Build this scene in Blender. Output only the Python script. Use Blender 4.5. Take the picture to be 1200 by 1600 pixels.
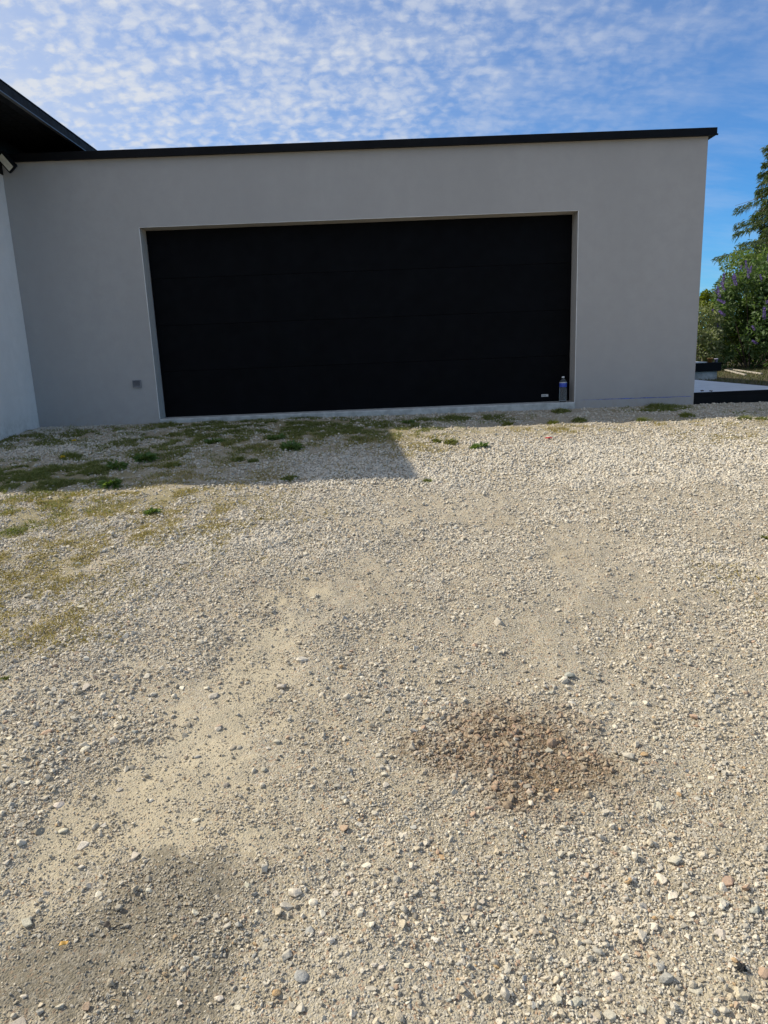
import bpy, bmesh, math, random
import numpy as np
from mathutils import Vector, Matrix, noise as mnoise

for o in list(bpy.data.objects): bpy.data.objects.remove(o)
random.seed(7); rng = np.random.default_rng(7)
sc = bpy.context.scene; COL = sc.collection

# ------------------------------------------------------------------ camera
F_PX = 1109.0
CAM = np.array([0.0544, -8.621, 0.6908]); PITCH, ROLL, YAW = 0.22275, -0.04065, 0.01037
fw = np.array([math.sin(YAW)*math.cos(PITCH), math.cos(YAW)*math.cos(PITCH), -math.sin(PITCH)])
r0 = np.array([math.cos(YAW), -math.sin(YAW), 0.0]); u0 = np.cross(r0, fw)
rt = math.cos(ROLL)*r0 + math.sin(ROLL)*u0; up = -math.sin(ROLL)*r0 + math.cos(ROLL)*u0
cd = bpy.data.cameras.new('camera'); cam = bpy.data.objects.new('camera', cd); COL.objects.link(cam)
cam.matrix_world = Matrix(((rt[0], up[0], -fw[0], CAM[0]), (rt[1], up[1], -fw[1], CAM[1]), (rt[2], up[2], -fw[2], CAM[2]), (0, 0, 0, 1)))
cd.sensor_fit = 'HORIZONTAL'; cd.sensor_width = 36; cd.lens = F_PX/1200*36; cd.clip_start = 0.05; cd.clip_end = 3000
sc.camera = cam

# ------------------------------------------------------------------ light
SUN = Vector((-1.02, 0.335, 1.0)).normalized()
sl = bpy.data.lights.new('sun', 'SUN'); so = bpy.data.objects.new('sun', sl); COL.objects.link(so)
so.rotation_euler = SUN.to_track_quat('Z', 'Y').to_euler(); so.location = SUN*60
sl.energy = 5.0; sl.angle = math.radians(0.53); sl.color = (1.0, 0.925, 0.78)
sc.view_settings.view_transform = 'Standard'; sc.view_settings.look = 'None'
sc.view_settings.exposure = 0.2; sc.view_settings.gamma = 1.0; sc.view_settings.use_curve_mapping = False

sc.cycles.use_denoising = True; sc.cycles.max_bounces = 6; sc.cycles.diffuse_bounces = 3; sc.cycles.glossy_bounces = 2; sc.cycles.caustics_reflective = False; sc.cycles.caustics_refractive = False
w = bpy.data.worlds.new('World'); sc.world = w; w.use_nodes = True
nt = w.node_tree; nt.nodes.clear()
class NT:
    """small helper for node trees"""
    def __init__(s, nt): s.nt = nt
    def n(s, t, **kw):
        x = s.nt.nodes.new(t)
        for k, v in kw.items():
            if k.startswith('i_'):
                x.inputs[k[2:].replace('_', ' ')].default_value = v
            else: setattr(x, k, v)
        return x
    def l(s, a, b): s.nt.links.new(a, b)
    def val(s, sock, v):
        if isinstance(v, (int, float, tuple, list)): sock.default_value = v
        else: s.l(v, sock)
    def math(s, op, a, b=0.0, c=None, clamp=False):
        x = s.n('ShaderNodeMath', operation=op, use_clamp=clamp); s.val(x.inputs[0], a); s.val(x.inputs[1], b)
        if c is not None: s.val(x.inputs[2], c)
        return x.outputs[0]
    def mix(s, f, a, b, mode='MIX'):
        x = s.n('ShaderNodeMix', data_type='RGBA', blend_type=mode); s.val(x.inputs[0], f)
        for k, v in ((6, a), (7, b)):
            if isinstance(v, tuple) and len(v) == 3: v = (*v, 1)
            s.val(x.inputs[k], v)
        return x.outputs[2]
    def noise(s, vec, scale, detail=3, rough=0.5, dist=0.0):
        x = s.n('ShaderNodeTexNoise'); x.inputs['Scale'].default_value = scale; x.inputs['Detail'].default_value = detail
        x.inputs['Roughness'].default_value = rough; x.inputs['Distortion'].default_value = dist
        if vec is not None: s.l(vec, x.inputs['Vector'])
        return x.outputs[0]
    def ramp(s, f, lo, hi, a=0.0, b=1.0, smooth=True):
        x = s.n('ShaderNodeMapRange', interpolation_type='SMOOTHSTEP' if smooth else 'LINEAR'); s.val(x.inputs[0], f)
        for i, v in enumerate((lo, hi, a, b)): s.val(x.inputs[i+1], v)
        return x.outputs[0]

g = NT(nt)
out = g.n('ShaderNodeOutputWorld'); bg = g.n('ShaderNodeBackground'); g.l(bg.outputs[0], out.inputs[0])
sky = g.n('ShaderNodeTexSky', sky_type='NISHITA', sun_disc=False)
sky.sun_elevation = math.asin(SUN.z); sky.sun_rotation = math.atan2(SUN.x, SUN.y)
sky.air_density = 1.0; sky.dust_density = 0.15; sky.ozone_density = 3.0; sky.altitude = 150
tc = g.n('ShaderNodeTexCoord'); sep = g.n('ShaderNodeSeparateXYZ'); g.l(tc.outputs['Generated'], sep.inputs[0])
X, Y, Z = sep.outputs
den = g.math('ADD', g.math('MAXIMUM', Z, 0.0), 0.32)
pv = g.n('ShaderNodeCombineXYZ'); g.l(g.math('DIVIDE', X, den), pv.inputs[0]); g.l(g.math('DIVIDE', Y, den), pv.inputs[1])
P = pv.outputs[0]
warp = g.n('ShaderNodeTexNoise'); warp.inputs['Scale'].default_value = 22.0; warp.inputs['Detail'].default_value = 2; g.l(P, warp.inputs['Vector'])
wv = g.n('ShaderNodeVectorMath', operation='MULTIPLY_ADD'); g.l(warp.outputs['Color'], wv.inputs[0]); wv.inputs[1].default_value = (.026, .026, 0); g.l(P, wv.inputs[2])
PW = wv.outputs[0]
vor = g.n('ShaderNodeTexVoronoi', feature='SMOOTH_F1'); vor.inputs['Scale'].default_value = 44; vor.inputs['Smoothness'].default_value = .5; g.l(PW, vor.inputs['Vector'])
cells = g.ramp(vor.outputs['Distance'], 0.75, 0.05, smooth=False)
fine = g.noise(PW, 34, 5, 0.66)
puff = g.math('ADD', g.math('MULTIPLY', cells, 0.36), g.math('MULTIPLY', fine, 0.98))
big = g.noise(P, 2.4, 3, 0.6)
streak_map = g.n('ShaderNodeMapping'); streak_map.inputs['Scale'].default_value = (2.2, 6.5, 1); streak_map.inputs['Rotation'].default_value = (0, 0, .25); g.l(P, streak_map.inputs['Vector'])
streak = g.noise(streak_map.outputs[0], 2.0, 5, 0.62)
# altocumulus sheet: thick on the sunward side, thinning to clear sky away from the sun and near the horizon
cov = g.math('ADD', g.math('MULTIPLY', g.math('MINIMUM', X, 0.42), -1.05), g.math('MULTIPLY', Z, 1.05))
cov = g.ramp(g.math('ADD', cov, g.math('MULTIPLY', big, 0.45)), -0.06, 0.95, smooth=False)
mott = g.noise(P, 9, 3, .6)
puffs = g.math('MULTIPLY', g.ramp(g.math('ADD', puff, g.math('MULTIPLY', g.math('SUBTRACT', mott, .5), .7)), 0.38, 0.94), g.ramp(cov, .06, .68))
veil = g.math('MULTIPLY', g.ramp(streak, 0.36, 0.80), g.math('ADD', 0.13, g.math('MULTIPLY', cov, 0.32)))
sheet = g.math('MULTIPLY', cov, 0.35)
hz = g.math('MULTIPLY', g.ramp(X, 0.05, -0.50), g.ramp(Z, 0.8, 0.12, 0.2, 0.78))
cl = g.math('ADD', g.math('ADD', g.math('MULTIPLY', puffs, 0.46), sheet), veil)
cl = g.math('MINIMUM', g.math('MAXIMUM', cl, g.math('ADD', hz, g.math('MULTIPLY', puffs, .14))), 0.94)
skc = g.mix(1.0, sky.outputs[0], (0.39, 0.86, 1.30), 'MULTIPLY')
final = g.mix(cl, skc, (6.7, 7.0, 7.5))
g.l(final, bg.inputs[0]); bg.inputs[1].default_value = 0.095

# ------------------------------------------------------------------ helpers
def srgb(r, g_, b):
    f = lambda c: (c/255/12.92) if c/255 <= .04045 else ((c/255+.055)/1.055)**2.4
    return (f(r), f(g_), f(b))
def ray(u, v): return fw + rt*(u-600)/F_PX + up*(800-v)/F_PX
def gz(x, y):
    """height of the drive: it climbs towards the garage"""
    d = np.clip(-np.asarray(y, float), 0, 9.5); e = np.clip(-np.asarray(y, float)-9.5, 0, 60)
    xx = np.clip(np.asarray(x, float), -8, 12)
    return -0.065 - 0.006*xx - 0.055*d - 0.004*d*d - 0.02*e*np.exp(-e/30)
def ground_at(u, v):
    d = ray(u, v); lo, hi = .1, 80
    for _ in range(48):
        m = (lo+hi)/2; p = CAM + d*m
        if p[2] > gz(p[0], p[1]): lo = m
        else: hi = m
    return CAM + d*lo
def project(x, y, z):
    dx, dy, dz = x-CAM[0], y-CAM[1], z-CAM[2]
    w_ = dx*fw[0]+dy*fw[1]+dz*fw[2]; w_ = np.where(w_ < .05, .05, w_)
    return 600+F_PX*(dx*rt[0]+dy*rt[1]+dz*rt[2])/w_, 800-F_PX*(dx*up[0]+dy*up[1]+dz*up[2])/w_, w_

def vnoise(x, y, scale, seed):
    """smooth value noise on world coordinates, 0..1"""
    r = np.random.default_rng(seed).random((256, 256))
    X_ = np.asarray(x)*scale; Y_ = np.asarray(y)*scale
    xi = np.floor(X_).astype(int); yi = np.floor(Y_).astype(int); fx = X_-xi; fy = Y_-yi
    fx = fx*fx*(3-2*fx); fy = fy*fy*(3-2*fy)
    a = r[xi & 255, yi & 255]; b = r[(xi+1) & 255, yi & 255]; c = r[xi & 255, (yi+1) & 255]; d = r[(xi+1) & 255, (yi+1) & 255]
    return (a*(1-fx)+b*fx)*(1-fy)+(c*(1-fx)+d*fx)*fy
def fbm(x, y, scale, seed, octv=3):
    s = 0; a = 1; t = 0
    for i in range(octv): s = s + a*vnoise(x, y, scale*2**i, seed+i*17); t += a; a *= .5
    return s/t

def mat(name, build):
    m = bpy.data.materials.new(name); m.use_nodes = True; m.node_tree.nodes.clear()
    g = NT(m.node_tree); o = g.n('ShaderNodeOutputMaterial'); b = g.n('ShaderNodeBsdfPrincipled'); g.l(b.outputs[0], o.inputs[0])
    build(g, b, o); return m
def bump(g, b, h, strength, dist=0.01):
    x = g.n('ShaderNodeBump'); x.inputs['Strength'].default_value = strength; x.inputs['Distance'].default_value = dist
    g.l(h, x.inputs['Height']); g.l(x.outputs[0], b.inputs['Normal']); return x
def pos(g): return g.n('ShaderNodeNewGeometry').outputs['Position']
def simple(name, col, rough=.6, metal=0.0, var=.12, scale=8, spec=.5, bmp=0.0, bscale=200):
    def f(g, b, o):
        p = g.n('ShaderNodeTexCoord').outputs['Object']
        n = g.noise(p, scale, 4, .6)
        c = g.mix(g.ramp(n, .3, .7), tuple(c*(1-var) for c in col), tuple(min(1, c*(1+var)) for c in col))
        g.l(c, b.inputs['Base Color']); b.inputs['Metallic'].default_value = metal
        g.l(g.ramp(g.noise(p, scale*3, 3), .3, .7, rough*.88, min(1, rough*1.12)), b.inputs['Roughness'])
        b.inputs['Specular IOR Level'].default_value = spec
        if bmp: bump(g, b, g.noise(p, bscale, 4, .6), bmp, .004)
    return mat(name, f)

def link(name, me, m=None, parent=None, loc=None):
    o = bpy.data.objects.new(name, me); COL.objects.link(o)
    if m is not None and me is not None and not me.materials: me.materials.append(m)
    if parent is not None: o.parent = parent
    if loc is not None: o.location = loc
    return o
def thing(name, label, cat, loc=(0, 0, 0), group=None, rz=0):
    o = bpy.data.objects.new(name, None); COL.objects.link(o); o.location = loc; o.rotation_euler = (0, 0, rz); o.empty_display_size = .1
    o['label'] = label; o['category'] = cat
    if group: o['group'] = group
    return o
def tag(o, label, cat, group=None):
    o['label'] = label; o['category'] = cat
    if group: o['group'] = group
    return o
def pyd(name, v, f, smooth=False):
    me = bpy.data.meshes.new(name); me.from_pydata([tuple(map(float, p)) for p in v], [], [tuple(map(int, q)) for q in f]); me.update()
    if smooth: me.polygons.foreach_set('use_smooth', [True]*len(me.polygons))
    return me
def fast_mesh(name, V, Fq, k):
    """V (n,3); Fq (m,k) int"""
    me = bpy.data.meshes.new(name); V = np.ascontiguousarray(V, np.float32); Fq = np.ascontiguousarray(Fq, np.int32)
    me.vertices.add(len(V)); me.vertices.foreach_set('co', V.ravel())
    me.loops.add(Fq.size); me.loops.foreach_set('vertex_index', Fq.ravel())
    me.polygons.add(len(Fq)); me.polygons.foreach_set('loop_start', np.arange(0, Fq.size, k, dtype=np.int32))
    me.update(calc_edges=True); me.validate(); return me
def attr(me, name, data, typ='FLOAT', dom='POINT'):
    a = me.attributes.new(name, typ, dom)
    if typ == 'FLOAT': a.data.foreach_set('value', np.ascontiguousarray(data, np.float32).ravel())
    elif typ == 'INT': a.data.foreach_set('value', np.ascontiguousarray(data, np.int32).ravel())
    elif typ == 'FLOAT_VECTOR': a.data.foreach_set('vector', np.ascontiguousarray(data, np.float32).ravel())
    elif typ == 'FLOAT_COLOR':
        d = np.ones((len(data), 4), np.float32); d[:, :3] = data; a.data.foreach_set('color', d.ravel())
def box(name, x0, x1, y0, y1, z0, z1, m, parent=None, bev=0.0, seg=2):
    bm = bmesh.new(); bmesh.ops.create_cube(bm, size=1)
    c = Vector(((x0+x1)/2, (y0+y1)/2, (z0+z1)/2))
    for v in bm.verts: v.co = Vector((v.co.x*(x1-x0), v.co.y*(y1-y0), v.co.z*(z1-z0)))
    if bev: bmesh.ops.bevel(bm, geom=bm.edges[:], offset=bev, segments=seg, affect='EDGES', profile=.6)
    me = bpy.data.meshes.new(name); bm.to_mesh(me); bm.free()
    return link(name, me, m, parent, c)
def lathe(name, prof, seg, m, parent=None, loc=None):
    v, f = [], []
    for r, z in prof:
        for k in range(seg): a = 2*math.pi*k/seg; v.append((r*math.cos(a), r*math.sin(a), z))
    for i in range(len(prof)-1):
        for k in range(seg): f.append((i*seg+k, i*seg+(k+1) % seg, (i+1)*seg+(k+1) % seg, (i+1)*seg+k))
    f.append(tuple(range(seg-1, -1, -1))); f.append(tuple((len(prof)-1)*seg+k for k in range(seg)))
    return link(name, pyd(name, v, f, True), m, parent, loc)

# ------------------------------------------------------------------ soil zones (places on the drive, read off the photograph once)
def zone(lst):
    L = []
    for u, v, ru, rv, s in lst:
        c = ground_at(u, v); e = ground_at(u+ru, v); f_ = ground_at(u, max(v-rv, 652)); h = ground_at(u, v+rv)
        L.append((c[0], c[1], max(abs(e[0]-c[0]), .05), max(abs(f_[1]-h[1])/2, .05), s))
    return L
def zval(L, x, y):
    t = np.zeros_like(np.asarray(x, float))
    for cx, cy, rx, ry, s in L:
        t = np.maximum(t, s*np.exp(-.9*(((x-cx)/rx)**2+((y-cy)/ry)**2)**1.25))
    return t
Z_SAND = zone([(470, 930, 75, 26, .5), (420, 990, 70, 40, .6), (385, 1060, 65, 50, 1), (330, 1110, 70, 40, .8), (300, 1180, 150, 60, .9), (200, 1240, 140, 70, .95), (420, 1140, 110, 60, .5), (380, 1280, 110, 70, .5),
    (90, 1335, 60, 50, 1), (300, 1290, 70, 60, .7), (150, 1310, 80, 40, .85), (50, 1420, 50, 45, .65), (360, 1230, 60, 40, .6), (930, 1225, 60, 30, .5), (1150, 1330, 40, 30, .7), (1120, 1545, 70, 40, .6), (640, 1230, 60, 30, .4)])
Z_PACK = zone([(620, 880, 170, 50, .75), (560, 1030, 170, 90, .6), (820, 840, 170, 36, .7), (720, 800, 130, 18, .6), (1000, 880, 120, 34, .45), (520, 1170, 120, 60, .5), (480, 1300, 90, 90, .5), (960, 1010, 120, 60, .35), (760, 980, 120, 60, .5), (320, 1340, 90, 60, .6), (1060, 830, 90, 20, .4), (980, 780, 80, 12, .35)])
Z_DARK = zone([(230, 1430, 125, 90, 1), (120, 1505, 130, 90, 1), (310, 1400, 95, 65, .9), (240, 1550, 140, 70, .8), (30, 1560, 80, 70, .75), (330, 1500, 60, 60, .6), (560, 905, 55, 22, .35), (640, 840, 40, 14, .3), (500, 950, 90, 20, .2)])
Z_BROWN = zone([(795, 1170, 125, 62, 1), (865, 1200, 110, 55, 1), (820, 1238, 85, 30, .85), (705, 1172, 75, 32, 1), (930, 1190, 60, 26, .5), (880, 1140, 60, 22, .6), (940, 1245, 50, 24, .4)])
Z_COARSE = zone([(900, 715, 330, 34, 1), (680, 735, 110, 26, .9), (1100, 700, 200, 30, .9), (520, 735, 120, 30, .9), (150, 960, 150, 70, .9), (90, 1120, 120, 90, 1), (40, 1240, 60, 60, 1), (300, 985, 90, 36, .8), (470, 865, 80, 30, .7), (1060, 1450, 170, 150, .9), (700, 1450, 150, 130, .7), (1130, 900, 100, 70, .8), (1000, 1100, 140, 60, .5), (350, 850, 130, 40, .8), (120, 700, 110, 12, .6), (60, 668, 90, 8, .8), (840, 1560, 120, 60, .7)])
Z_MOSS = zone([(40, 745, 130, 26, 1), (130, 745, 80, 18, .9), (60, 690, 90, 16, .55), (60, 800, 130, 36, .95), (200, 785, 150, 24, .85), (40, 880, 100, 50, .6), (20, 950, 70, 50, .5), (140, 850, 120, 50, .55), (330, 790, 120, 24, .45), (420, 672, 180, 18, .9), (560, 672, 100, 20, .8), (320, 700, 130, 26, .6), (240, 700, 110, 20, .6), (640, 690, 70, 22, .6), (715, 680, 50, 10, .5), (720, 655, 100, 9, .8), (880, 672, 120, 9, .5), (1010, 640, 80, 6, .7), (1080, 655, 60, 8, .5), (1170, 645, 60, 8, .7), (1165, 662, 60, 6, .4), (900, 744, 36, 4, .7), (120, 1000, 60, 20, .3), (1160, 920, 60, 40, .25)])

# ------------------------------------------------------------------ ground
def steps(a, b, s0, s1):
    L = [a]
    while L[-1] < b: t = (L[-1]-a)/(b-a); L.append(L[-1]+s0+(s1-s0)*t)
    return L
gx = np.array([-900, -500, -250, -120, -60, -35, -20, -13, -9.5, -7.5] + list(np.arange(-6.2, 6.2, .0165)) + [6.5, 6.9, 7.4, 8, 8.7, 9.5, 10.5, 11.7, 13, 15, 18, 24, 35, 60, 120, 250, 500, 900.])
gy = np.array([-900, -500, -250, -120, -60, -35, -22, -16, -13, -11.5, -10.5] + steps(-10, -7.7, .1, .03) + steps(-7.65, .1, .0085, .030) + [.2, .4, .7, 1.1, 1.6, 2.2, 2.9, 3.7, 4.6, 5.6, 6.8, 8, 9.5, 11, 13, 16, 20, 30, 50, 90, 180, 400, 900.])
GX, GY = np.meshgrid(gx, gy); gxf, gyf = GX.ravel(), GY.ravel()
def relief(x, y):
    s = np.clip(zval(Z_SAND, x, y)+.7*zval(Z_PACK, x, y)+.6*zval(Z_DARK, x, y), 0, 1)
    b = zval(Z_BROWN, x, y)
    near = np.exp(-((np.clip(np.abs(x)-6, 0, None))**2)/8)
    wall = np.clip(-y/.25, 0, 1)
    h = (fbm(x, y, 1.3, 3, 2)-.5)*.045 + (fbm(x, y, 5, 11, 2)-.5)*.024 + (fbm(x, y, 16, 31, 2)-.5)*.018*(1-.2*s) + (fbm(x, y, 42, 51, 2)-.5)*.010*(1-.25*s) + .012*b
    return h*near*wall
def ground_h(x, y): return gz(x, y)+relief(x, y)
gzv = ground_h(gxf, gyf)
nxg, nyg = len(gx), len(gy)
ii = (np.arange(nyg-1)[:, None]*nxg+np.arange(nxg-1)[None, :]).ravel()
gme = fast_mesh('ground', np.stack([gxf, gyf, gzv], 1), np.stack([ii, ii+1, ii+nxg+1, ii+nxg], 1), 4)
gme.polygons.foreach_set('use_smooth', np.ones(len(gme.polygons), bool))
wob = fbm(gxf, gyf, 3.1, 71, 3)-.5; wob2 = fbm(gxf, gyf, 14, 72, 3)-.5
edge = lambda t, k=.8: np.clip((t+k*(wob*.9+wob2*.75)*np.clip(t*4, 0, 1))*1.25-.06, 0, 1)
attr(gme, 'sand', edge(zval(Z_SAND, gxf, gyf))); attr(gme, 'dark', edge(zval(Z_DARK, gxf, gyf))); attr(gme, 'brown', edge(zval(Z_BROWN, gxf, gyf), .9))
attr(gme, 'moss', edge(zval(Z_MOSS, gxf, gyf), 1.1))
lawn = ((gyf > .35) & (gxf > 4.5)).astype(float); lawn = np.maximum(lawn, (gyf > 12)*1.0); lawn = np.maximum(lawn, ((np.abs(gxf) > 14) | (gyf < -30))*1.0)
attr(gme, 'lawn', lawn)
def f_ground(g, b, o):
    A_ = lambda n: g.n('ShaderNodeAttribute', attribute_name=n).outputs['Fac']
    p = pos(g)
    n1 = g.noise(p, 2.2, 4, .6); n2 = g.noise(p, 34, 4, .65); n3 = g.noise(p, 330, 2, .6)
    def vor(s):
        v = g.n('ShaderNodeTexVoronoi', feature='F1'); v.inputs['Scale'].default_value = s; v.inputs['Randomness'].default_value = 1; g.l(p, v.inputs['Vector']); return v
    vb = vor(150)
    base = g.mix(g.ramp(n1, .32, .68), (.43, .367, .26), (.51, .447, .332))
    base = g.mix(g.ramp(n2, .35, .75, 0, .5), base, (.32, .27, .175))
    hb = g.n('ShaderNodeSeparateColor'); g.l(vb.outputs['Color'], hb.inputs[0])
    grain = g.mix(hb.outputs[0], (.17, .152, .122), (.60, .55, .455))
    grain = g.mix(g.ramp(hb.outputs[1], .92, .95), grain, (.40, .26, .17))
    brk = g.math('MULTIPLY', g.math('SUBTRACT', n2, .5), .9)
    brk2 = g.math('ADD', brk, g.math('MULTIPLY', g.math('SUBTRACT', g.noise(p, 7, 3, .6), .5), .9))
    MK = {k: g.ramp(g.math('ADD', A_(k), g.math('MULTIPLY', g.math('MULTIPLY', brk2, 1.5), g.ramp(A_(k), 0, .35))), .2, .85) for k in ('sand', 'dark', 'brown', 'moss')}
    A = lambda n: MK[n] if n in MK else A_(n)
    smooth = g.math('MAXIMUM', A('sand'), g.math('MULTIPLY', A('dark'), .6))
    gmask = g.math('MULTIPLY', g.ramp(hb.outputs[1], .35, .5), g.math('SUBTRACT', 1.0, g.math('MULTIPLY', smooth, .6)))
    c = g.mix(g.math('MULTIPLY', gmask, .7), base, grain)
    sd = g.mix(n2, (.38, .325, .218), (.475, .415, .295)); sd = g.mix(g.math('MULTIPLY', gmask, .4), sd, grain)
    c = g.mix(g.math('MULTIPLY', A('sand'), .45), c, sd)
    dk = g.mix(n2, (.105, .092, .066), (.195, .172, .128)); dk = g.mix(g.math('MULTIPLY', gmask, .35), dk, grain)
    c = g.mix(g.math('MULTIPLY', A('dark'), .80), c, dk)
    br = g.mix(n2, (.13, .095, .055), (.25, .19, .12)); br = g.mix(g.math('MULTIPLY', g.ramp(hb.outputs[1], .7, .8), .4), br, (.24, .14, .085))
    c = g.mix(g.math('MULTIPLY', A('brown'), .95), c, br)
    ms = g.mix(g.ramp(n2, .35, .65), (.095, .095, .030), (.29, .235, .085)); ms = g.mix(g.ramp(n3, .42, .68), ms, (.36, .30, .155))
    c = g.mix(g.math('MULTIPLY', A('moss'), .58), c, ms)
    lw = g.mix(n1, (.040, .042, .018), (.105, .080, .045))
    c = g.mix(A('lawn'), c, lw)
    g.l(c, b.inputs['Base Color']); b.inputs['Roughness'].default_value = .95; b.inputs['Specular IOR Level'].default_value = .15
    hb_ = g.math('MULTIPLY', g.ramp(vb.outputs['Distance'], .7, 0), .45)
    h = g.math('ADD', hb_, g.math('MULTIPLY', n3, .75))
    h = g.math('MULTIPLY', h, g.math('SUBTRACT', 1.0, g.math('MULTIPLY', smooth, .5)))
    bump(g, b, h, 1.0, .008)
M_GROUND = mat('gravel_soil', f_ground)
ground = link('ground', gme, M_GROUND); ground['kind'] = 'structure'

# ------------------------------------------------------------------ stones
def f_stone(use_obj):
    def f(g, b, o):
        if use_obj: base = g.n('ShaderNodeObjectInfo').outputs['Color']
        else: base = g.n('ShaderNodeAttribute', attribute_type='INSTANCER', attribute_name='stone_colour').outputs['Color']
        p = pos(g)
        n = g.noise(p, 130, 3, .7); n2 = g.noise(p, 420, 1, .6); n3 = g.noise(p, 45, 2, .6)
        c = g.mix(g.ramp(n, .25, .75), g.mix(1.0, base, (.70, .70, .72), 'MULTIPLY'), g.mix(1.0, base, (1.18, 1.16, 1.12), 'MULTIPLY'))
        c = g.mix(g.ramp(n2, .56, .70, 0, .45), c, (.17, .165, .16)); c = g.mix(g.ramp(n2, .40, .28, 0, .40), c, (.66, .63, .58))
        # dust caught on the stones
        c = g.mix(g.ramp(n3, .32, .66, .12, .60), c, g.mix(.5, base, (.40, .345, .25)))
        g.l(c, b.inputs['Base Color']); b.inputs['Roughness'].default_value = .88; b.inputs['Specular IOR Level'].default_value = .25
        bump(g, b, n, .6, .005)
    return f
M_STONE = mat('stone', f_stone(True)); M_GRAVEL = mat('gravel', f_stone(False))
def stone_mesh(seed, rounded):
    r = random.Random(seed); bm = bmesh.new()
    n = 26 if rounded else 12
    for _ in range(n):
        v = Vector((r.gauss(0, 1), r.gauss(0, 1), r.gauss(0, 1))).normalized()
        k = r.uniform(.86, 1.0) if rounded else r.uniform(.78, 1.06)
        bm.verts.new((v.x*k, v.y*k, v.z*k))
    res = bmesh.ops.convex_hull(bm, input=bm.verts[:])
    bmesh.ops.delete(bm, geom=[v for v in bm.verts if not v.link_faces], context='VERTS')
    bmesh.ops.dissolve_limit(bm, angle_limit=math.radians(16), verts=bm.verts[:], edges=bm.edges[:])
    bmesh.ops.bevel(bm, geom=bm.edges[:], offset=.16 if rounded else .055, segments=2 if rounded else 1, affect='EDGES', profile=.5, clamp_overlap=True)
    bmesh.ops.triangulate(bm, faces=bm.faces[:])
    for v in bm.verts:
        v.co += v.co.normalized()*.05*mnoise.noise(v.co*2.3+Vector((seed*3.1, 0, 0)))
    me = bpy.data.meshes.new('stone'); bm.to_mesh(me); bm.free()
    me.polygons.foreach_set('use_smooth', [bool(rounded)]*len(me.polygons)); me.update()
    me.materials.append(M_STONE)
    return me
SM = [stone_mesh(i, i % 6 == 5) for i in range(18)]
PALE, GREY, DARK, TAN, RED, ORNG, BLUE, WHITE, BRWN = (.65, .59, .475), (.485, .445, .365), (.25, .228, .19), (.52, .445, .325), (.42, .28, .19), (.47, .30, .14), (.36, .36, .335), (.69, .645, .54), (.19, .125, .075)
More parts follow.
